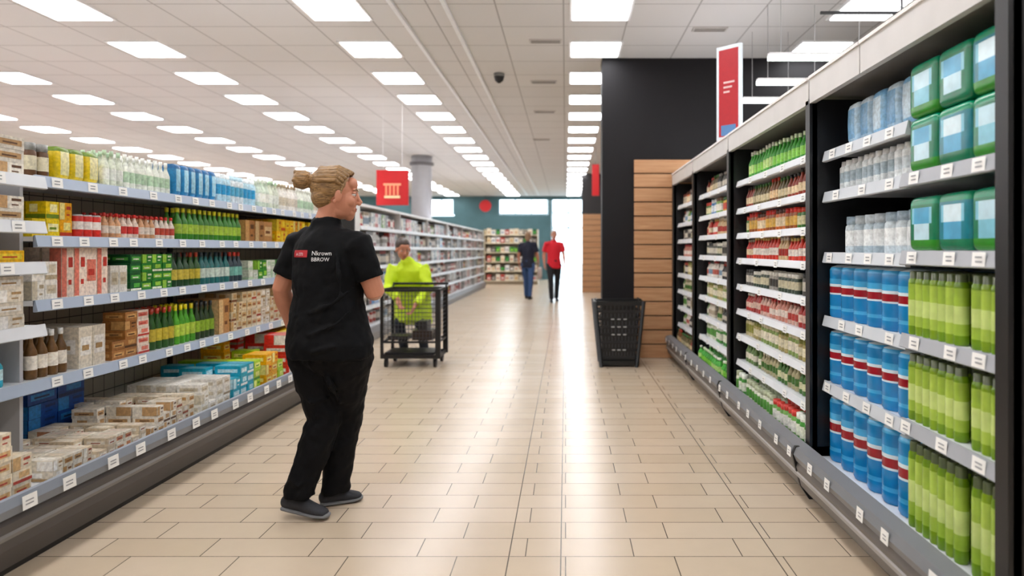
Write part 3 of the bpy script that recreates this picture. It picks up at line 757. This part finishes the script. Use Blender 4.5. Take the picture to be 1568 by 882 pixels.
def head(parent,c,f,neck_base,hair,style,vox=.004,k=1.0,up=(0,0,1)):
    M=head_mat(c,f,up)@Matrix.Scale(k,4)
    R3=M.to_3x3()
    bm=bmesh.new()
    bell(bm,(0,-.015,.03),(.074,.094,.083),M,28)
    bell(bm,(0,.033,-.02),(.060,.058,.085),M,28)
    bell(bm,(0,.026,-.066),(.050,.054,.040),M,20)
    bell(bm,(0,.062,-.088),(.024,.022,.021),M)
    bell(bm,(0,.066,-.074),(.032,.022,.020),M)
    bell(bm,(0,.078,.030),(.046,.013,.011),M)
    bell(bm,(0,.062,.058),(.052,.028,.034),M)
    for sx in (-1,1):
        bell(bm,(sx*.034,.064,-.022),(.024,.022,.026),M)
        bell(bm,(sx*.0105,.100,-.027),(.008,.010,.007),M)
        bell(bm,(sx*.079,-.004,-.004),(.007,.017,.028),M@Matrix.Rotation(sx*.25,4,'Z'))
        bell(bm,(sx*.080,.0,-.030),(.006,.008,.009),M)
        bell(bm,(sx*.031,.076,.0185),(.016,.012,.006),M)
        bell(bm,(sx*.031,.075,.002),(.015,.011,.005),M)
    pts=[M@Vector(p) for p in ((0,.086,.022),(0,.096,-.002),(0,.107,-.019),(0,.102,-.027))]
    btube(bm,pts,[.007*k,.0085*k,.0105*k,.009*k],R3@Vector((1,0,0)),12)
    bell(bm,(0,.080,-.056),(.026,.013,.017),M)
    nb=Vector(neck_base); hb=M@Vector((0,-.018,-.05))
    btube(bm,[hb,hb.lerp(nb,.5),nb,nb-Vector((0,0,.05))],[(.050*k,.054*k),(.048*k,.052*k),(.054*k,.056*k),(.06*k,.05*k)],R3@Vector((1,0,0)),20)
    finish(bm,'head_and_neck',M_SKIN,parent,vox,2)
    bm=bmesh.new()
    for sx in (-1,1): bell(bm,(sx*.031,.0765,.010),(.0125,.0112,.0088),M)
    finish(bm,'eyes',M_EYE,parent)
    bm=bmesh.new()
    for sx in (-1,1): bell(bm,(sx*.031,.0850,.010),(.0058,.0035,.0062),M)
    finish(bm,'irises',M_IRIS,parent)
    bm=bmesh.new(); bell(bm,(0,.0905,-.0520),(.020,.0042,.0038),M); bell(bm,(0,.0890,-.060),(.017,.005,.0042),M); finish(bm,'lips',M_LIP,parent)
    bm=bmesh.new()
    for sx in (-1,1):
        btube(bm,[M@Vector(p) for p in ((sx*.014,.0905,.032),(sx*.032,.0885,.037),(sx*.048,.077,.031))],[.0026*k,.003*k,.0018*k],None,8)
    finish(bm,'eyebrows',hair,parent)
    bm=bmesh.new()
    if style=='bun':
        bell(bm,(0,-.026,.040),(.081,.095,.087),M,32)
        bell(bm,(0,-.052,-.008),(.070,.060,.060),M,24)
        for a in range(-6,7):
            t=a/6; xx=.072*math.sin(t*1.5); zz=.045+.072*math.cos(t*1.5)
            p0=Vector((xx*1.02,.062-.045*abs(t)**1.5,zz*.96 if abs(t)<.9 else .052)); p3=Vector((xx*.25,-.125,.062))
            p1=Vector((xx*1.18,.0,zz+.014)); p2=Vector((xx*.95,-.075,zz*.9+.014))
            btube(bm,[M@p for p in (p0,p1,p2,p3)],[.008*k,.013*k,.013*k,.008*k],None,8)
        for sx in (-1,1):
            btube(bm,[M@Vector(p) for p in ((sx*.069,.030,.045),(sx*.0755,.024,.012),(sx*.073,.022,-.015))],[.007*k,.005*k,.003*k],None,8)
        bell(bm,(0,-.148,.060),(.045,.038,.043),M,20)
        btube(bm,[M@Vector((0,-.10,.055)),M@Vector((0,-.13,.06))],[.036*k,.03*k],None,12)
        for a in range(12):
            t=a*2*math.pi/12; c0=Vector((math.cos(t)*.034,-.148+.016*math.sin(a*2.1),.06+math.sin(t)*.034)); c1=Vector((math.cos(t+.9)*.020,-.182,.06+math.sin(t+.9)*.020))
            btube(bm,[M@c0,M@(c0*.5+c1*.5+Vector((math.cos(t)*.006,-.012,math.sin(t)*.006))),M@c1],[.012*k,.012*k,.009*k],None,8)
    else:
        bell(bm,(0,-.026,.042),(.081,.096,.083),M,28)
        bell(bm,(0,-.045,.0),(.073,.068,.062),M,24)
        bell(bm,(0,.01,.085),(.062,.070,.04),M,24)
        if style=='long':
            bell(bm,(0,-.06,-.05),(.075,.05,.09),M,24)
    finish(bm,'hair',hair,parent,vox*.85,1,[(.003,.02)])

def lerp(a,b,t): return Vector(a).lerp(Vector(b),t)
def shoe(bmU,bmS,an,heel,toe):
    heel=Vector(heel); toe=Vector(toe); d=(toe-heel).normalized(); sd=d.cross(Vector((0,0,1))).normalized(); L_=(toe-heel).length
    u=Vector((0,0,1))
    def pt(t,z): return heel+d*(L_*t)+u*z
    btube(bmU,[pt(.12,.042),pt(.25,.050),pt(.45,.046),pt(.62,.036),pt(.78,.032),pt(.88,.028)],[(.030,.036),(.034,.04),(.036,.036),(.040,.028),(.042,.02),(.034,.016)],sd,16)
    btube(bmU,[pt(.22,.05),Vector(an)],[.036,.04],sd,14)
    btube(bmS,[pt(.07,.014),pt(.3,.012),pt(.5,.012),pt(.75,.014),pt(.93,.018)],[(.034,.013),(.036,.012),(.038,.012),(.046,.013),(.034,.012)],sd,16)

def person(name,J,cfg):
    E=empty(name,(J['pelvis'][0],J['pelvis'][1],0))
    right=Vector(cfg['right']).normalized(); vx=cfg.get('vox',.009)
    bm=bmesh.new()
    tp=cfg['torso']; btube(bm,[p for p,_ in tp],[r for _,r in tp],right,28,(False,True))
    sr=cfg.get('sleeve_r',.062)
    for sd in 'LR':
        sh,el=Vector(J['sh'+sd]),Vector(J['el'+sd]); wr=Vector(J['wr'+sd])
        inner=lerp(sh,cfg['torso'][-2][0],.35)
        if cfg['sleeve']=='short':
            btube(bm,[inner,sh,lerp(sh,el,.4),lerp(sh,el,.72)],[sr*.9,sr*1.0,sr*1.02,sr*1.0],right,18,(True,False))
        else:
            btube(bm,[inner,sh,lerp(sh,el,.5),el,lerp(el,wr,.5),lerp(el,wr,.95)],[sr,sr*1.05,sr*.98,sr*.9,sr*.8,sr*.66],right,18,(True,False))
    nb=Vector(J['neck']); fwd=Vector((0,0,1)).cross(right)
    btube(bm,[nb-Vector((0,0,.05)),nb,nb+Vector((0,0,.02))],[(.085,.078),(.070,.068),(.066,.066)],right,20,(False,False))
    for pts,r in cfg.get('folds',[]): btube(bm,pts,r,None,8)
    top=finish(bm,cfg.get('topname','polo_shirt'),cfg['m_top'],E,vx,3,cfg.get('disp_top'))
    bm=bmesh.new(); pv=Vector(J['pelvis']); hw=cfg.get('hip',.17)
    btube(bm,[pv+Vector((0,0,.12)),pv+Vector((0,0,.04)),pv-Vector((0,0,.04))],[(hw*.9,hw*.68),(hw,hw*.75),(hw*.95,hw*.74)],right,24)
    th=cfg.get('thigh',.095)
    for sd in 'LR':
        hp,kn,an=Vector(J['hip'+sd]),Vector(J['kn'+sd]),Vector(J['an'+sd])
        btube(bm,[hp,lerp(hp,kn,.35),lerp(hp,kn,.75),kn,lerp(kn,an,.35),lerp(kn,an,.8),an,lerp(an,an+Vector((0,0,-1)),.035)],[th*1.08,th*1.0,th*.82,th*.73,th*.71,th*.62,th*.62,th*.62],right,20,(True,False))
    for pts,r in cfg.get('legfolds',[]): btube(bm,pts,r,None,8)
    finish(bm,'trousers',cfg['m_leg'],E,vx*.85,2,cfg.get('disp_leg'))
    bm=bmesh.new()
    ar=cfg.get('arm_r',.045)
    for sd in 'LR':
        sh,el,wr=Vector(J['sh'+sd]),Vector(J['el'+sd]),Vector(J['wr'+sd])
        btube(bm,[lerp(sh,el,.2),lerp(sh,el,.5),el,lerp(el,wr,.3),lerp(el,wr,.75),wr],[ar*1.0,ar*1.02,ar*.88,ar*.92,ar*.66,(ar*.58,ar*.5)],None,16)
        hd=J['hand'+sd]; hand(bm,wr,hd[0],hd[1],hd[2],.98,hd[3])
    finish(bm,'arms_and_hands',M_SKIN,E,cfg.get('hvox',.0045),1)
    a=bmesh.new(); c=bmesh.new()
    for sd in 'LR': shoe(a,c,J['an'+sd],J['heel'+sd],J['toe'+sd])
    finish(a,'shoes',cfg['m_shoe'],E,.006,2); finish(c,'shoe_soles',cfg['m_sole'],E,.005,1)
    head(E,J['head'],J['face'],J['neck'],cfg['hair'],cfg['hairstyle'],cfg.get('headvox',.004),cfg.get('hk',1),cfg.get('up',(0,0,1)))
    return E,top

M_BLACK=mat('black_polo_cloth','#06070a',.75,noise=.2,nscale=8,bump=.25,bscale=18,spec=.18)
M_BLACKT=mat('black_trouser_cloth','#060609',.75,noise=.2,nscale=8,bump=.3,bscale=14,spec=.18)
M_SHOE=mat('sneaker_mesh','#2c2d32',.8,noise=.3,nscale=80); M_SOLE=mat('sneaker_sole','#76777a',.7,noise=.1)
H_BLOND=hairmat('blond_hair','#5e4426','#b48c5a')
a25=math.radians(24); rt=Vector((math.cos(a25),-math.sin(a25),0))
def W(x,y,z): return Vector((x,y,z))
cx,cy=-1.172,3.32
J=dict(pelvis=W(cx+.005,cy,.86),neck=W(-1.185,3.325,1.425),head=W(-1.135,3.335,1.565),face=(.97,.22,-.08),
 shL=W(-1.345,3.40,1.335),shR=W(-1.005,3.25,1.325),elL=W(-1.435,3.40,1.10),elR=W(-.925,3.27,1.09),
 wrL=W(-1.425,3.50,.905),wrR=W(-1.01,3.50,1.10),
 handL=((.45,.6,-.45),(.6,-.2,.3),(0,.6,.8),.5),handR=((-.7,.45,.12),(-.4,-.8,0),(0,0,1),.5),
 hipL=W(cx-.095,3.355,.82),hipR=W(cx+.105,3.28,.82),knL=W(-1.195,3.34,.45),knR=W(-1.125,3.44,.46),
 anL=W(-1.295,3.275,.135),anR=W(-1.180,3.44,.10),
 heelL=W(-1.385,3.275,.035),toeL=W(-1.13,3.235,.0),heelR=W(-1.245,3.40,0),toeR=W(-1.05,3.50,0))
def tor(z,a,b,dx=0,dy=0): return (W(cx+dx,cy+dy,z),(a,b))
LF_=[]
def lf(pts): LF_.append(([W(*p) for p in pts],[.004]+[.012]*(len(pts)-2)+[.004]))
lf([(-1.25,3.29,.52),(-1.21,3.258,.49),(-1.15,3.275,.50)]); lf([(-1.25,3.28,.43),(-1.20,3.258,.44),(-1.15,3.285,.47)])
lf([(-1.28,3.27,.60),(-1.22,3.238,.56),(-1.15,3.265,.58)]); lf([(-1.33,3.225,.20),(-1.28,3.208,.17),(-1.235,3.23,.19)])
lf([(-1.33,3.23,.14),(-1.28,3.213,.12),(-1.235,3.235,.15)]); lf([(-1.16,3.22,.74),(-1.12,3.20,.66),(-1.10,3.28,.55)])
SF=[]
def sf(pts,r=.012): SF.append(([W(*p) for p in pts],[.003]+[r]*(len(pts)-2)+[.003]))
sf([(-1.31,3.22,.98),(-1.2,3.17,1.0),(-1.08,3.14,1.05),(-1.0,3.16,1.12)]); sf([(-1.31,3.22,.90),(-1.2,3.155,.90),(-1.07,3.125,.95),(-1.0,3.15,1.02)])
sf([(-1.08,3.18,1.28),(-1.06,3.145,1.18),(-1.05,3.145,1.05)]); sf([(-1.34,3.3,1.26),(-1.31,3.24,1.16),(-1.28,3.22,1.06)]); sf([(-1.28,3.18,.84),(-1.18,3.14,.82),(-1.04,3.12,.86)])
cfg=dict(right=rt,torso=[tor(.775,.226,.172,.004),tor(.84,.230,.178,.004),tor(.95,.204,.160),tor(1.06,.184,.145,.0),tor(1.2,.190,.142,-.002),tor(1.29,.188,.130,-.004),tor(1.345,.165,.112,-.006),tor(1.385,.125,.085,-.01),(W(-1.184,cy+.004,1.412),(.08,.07))],
 sleeve='short',sleeve_r=.070,arm_r=.052,m_top=M_BLACK,m_leg=M_BLACKT,m_shoe=M_SHOE,m_sole=M_SOLE,hair=H_BLOND,hairstyle='bun',hip=.200,thigh=.114,folds=SF,legfolds=LF_,
 disp_top=[(.020,.12),(.008,.04)],disp_leg=[(.022,.10),(.010,.045)],vox=.008,headvox=.0032,hk=1.08,hvox=.004)
WE,shirt=person('woman_store_worker',J,cfg)
def wrap(o,off=.004):
    sw=o.modifiers.new('w','SHRINKWRAP'); sw.target=shirt; sw.wrap_method='PROJECT'; sw.use_project_y=True; sw.use_positive_direction=True; sw.use_negative_direction=True; sw.use_project_z=False
    dg=bpy.context.evaluated_depsgraph_get(); nm=bpy.data.meshes.new_from_object(o.evaluated_get(dg)); o.modifiers.clear(); o.data=nm
    for v in nm.vertices: v.co.y-=off
def px(u,v,Y=3.19): return ((u-866)/1030*Y, 1.3-(v-382)/1030*Y)
x0,z0=px(442,394); x1,z1=px(469,383)
bm=bmesh.new(); gx,gz=10,5
vs=[[bm.verts.new((x0+(x1-x0)*i/gx,2.9,z0+(z1-z0)*j/gz)) for i in range(gx+1)] for j in range(gz+1)]
for j in range(gz):
    for i in range(gx): bm.faces.new((vs[j][i],vs[j][i+1],vs[j+1][i+1],vs[j+1][i]))
o=finish(bm,'back_logo_patch',mat('logo_red','#b01420',.6),None); wrap(o,.003); setpar(o,WE)
M_PRINT=mat('white_print','#e8e8e8',.6)
def text(s_,x,z,size,nm):
    cu=bpy.data.curves.new(nm,'FONT'); cu.body=s_; cu.size=size; cu.resolution_u=2
    o=bpy.data.objects.new(nm,cu); scene.collection.objects.link(o)
    dg=bpy.context.evaluated_depsgraph_get(); me=bpy.data.meshes.new_from_object(o.evaluated_get(dg))
    for v in me.vertices: v.co=Vector((x+v.co.x,2.9,z+v.co.y))
    o2=bpy.data.objects.new(nm,me); scene.collection.objects.link(o2); me.materials.clear(); me.materials.append(M_PRINT)
    bpy.data.objects.remove(o); wrap(o2,.006); setpar(o2,WE)
xa,za=px(477,391); text('Nkrown',xa,za,.030,'back_print_text')
xa,za=px(477,400); text('BBROW',xa,za,.026,'back_print_text')
xa,za=px(447,391.5); text('A ETI',xa,za,.020,'logo_text')

# man in hi-vis bending over trolley
M_HIVIS=mat('hi_vis_yellow','#c6e206',.6,noise=.15,nscale=6,bump=.3,bscale=12)
M_NAVY=mat('navy_cloth','#1d2433',.85,noise=.15,bump=.2); H_DARK=hairmat('dark_hair','#1c130e','#4a3426')
M_DSHOE=mat('dark_shoe','#1a1a1c',.6)
J=dict(pelvis=W(-1.87,8.33,.66),neck=W(-1.9,8.08,1.175),head=W(-1.945,8.04,1.305),face=(.45,-.8,-.38),
 shR=W(-2.08,8.10,1.09),shL=W(-1.71,8.10,1.08),elR=W(-2.10,7.98,.84),elL=W(-1.64,7.98,.82),wrR=W(-1.93,7.76,.72),wrL=W(-1.73,7.74,.66),
 handR=((.3,-.3,-.8),(.5,-.3,0),(0,-1,0),.5),handL=((-.3,-.3,-.8),(-.5,-.3,0),(0,-1,0),.5),
 hipR=W(-1.97,8.32,.62),hipL=W(-1.77,8.32,.62),knR=W(-2.0,8.08,.42),knL=W(-1.75,8.08,.42),anR=W(-2.0,8.32,.1),anL=W(-1.75,8.32,.1),
 heelR=W(-2.0,8.40,0),toeR=W(-2.03,8.14,0),heelL=W(-1.75,8.40,0),toeL=W(-1.72,8.14,0))
cfg=dict(right=(-1,0,0),torso=[(W(-1.87,8.2,.40),(.24,.20)),(W(-1.87,8.24,.6),(.23,.18)),(W(-1.88,8.2,.82),(.21,.16)),(W(-1.885,8.14,.98),(.205,.15)),(W(-1.89,8.10,1.08),(.175,.12)),(W(-1.9,8.08,1.14),(.09,.08))],
 sleeve='long',sleeve_r=.074,m_top=M_HIVIS,m_leg=M_NAVY,m_shoe=M_DSHOE,m_sole=M_DSHOE,hair=H_DARK,hairstyle='short',disp_top=[(.035,.12)],vox=.012,headvox=.005,hvox=.006,topname='hi_vis_jacket',thigh=.09,hk=1.05)
person('man_in_hi_vis_jacket',J,cfg)

def walker(name,x,y,yaw,cfgx,hs=1.0,phase=1):
    f=Vector((math.sin(yaw),math.cos(yaw),0)); r=Vector((math.cos(yaw),-math.sin(yaw),0)); o=Vector((x,y,0))
    def q(a,b_,z): return o+r*a*hs+f*b_*hs+Vector((0,0,z*hs))
    p=phase
    J=dict(pelvis=q(0,0,.93),neck=q(0,0,1.46),head=q(0,.02,1.60),face=tuple(f+Vector((0,0,-.05))),
     shR=q(.175,0,1.385),shL=q(-.175,0,1.385),elR=q(.235,-.05*p,1.12),elL=q(-.235,.02*p,1.12),wrR=q(.23,.10-.1*p,.90),wrL=q(-.23,.1+.1*p,.91),
     handR=(tuple(Vector((0,0,-1))+f*.2),tuple(-r),tuple(f),.4),handL=(tuple(Vector((0,0,-1))+f*.2),tuple(r),tuple(f),.4),
     hipR=q(.09,0,.88),hipL=q(-.09,0,.88),knR=q(.09,.10*p+.04,.49),knL=q(-.09,-.10*p+.04,.49),anR=q(.08,.17*p,.10),anL=q(-.08,-.17*p,.10))
    for sd,a in (('R',.08),('L',-.08)):
        k=.17*p if sd=='R' else -.17*p
        J['heel'+sd]=q(a,k-.07,0); J['toe'+sd]=q(a*1.2,k+.19,0)
    c=dict(right=r,torso=[(q(0,0,.80),(.19,.135)),(q(0,0,.92),(.185,.135)),(q(0,0,1.05),(.165,.12)),(q(0,0,1.22),(.18,.125)),(q(0,0,1.33),(.175,.11)),(q(0,0,1.40),(.13,.09)),(q(0,0,1.44),(.07,.065))],
      sleeve='short',vox=.013,headvox=.006,hvox=.006,disp_top=[(.02,.12)],disp_leg=[(.015,.1)],m_shoe=M_DSHOE,m_sole=M_DSHOE)
    c.update(cfgx); return person(name,J,c)
walker('person_in_red_shirt',-.29,16.8,math.radians(172),dict(m_top=mat('red_shirt','#d01428',.8,noise=.1,bump=.2),m_leg=mat('black_jeans','#15161a',.85,noise=.1),hair=hairmat('grey_hair','#8a8680','#c8c4be'),hairstyle='short',sleeve_r=.072),1.04)
E2,_=walker('person_in_navy_top',-.99,17.7,math.radians(10),dict(m_top=mat('navy_top','#10162a',.8,noise=.1,bump=.2),m_leg=mat('blue_jeans','#33507c',.85,noise=.2),hair=hairmat('light_brown_hair','#5a4030','#a88660'),hairstyle='long',sleeve_r=.072),1.03,-1)
q=MB(); q.sell(-.68,17.75,.68,.06,.13,.16,lin('#c8b8b0'),12,10,.5); q.rod((-.70,17.66,.82),(-.74,17.75,.95),.008,lin('#6a5a50')); q.rod((-.70,17.84,.82),(-.74,17.75,.95),.008,lin('#6a5a50')); q.build('handbag',M_PLAIN,E2)
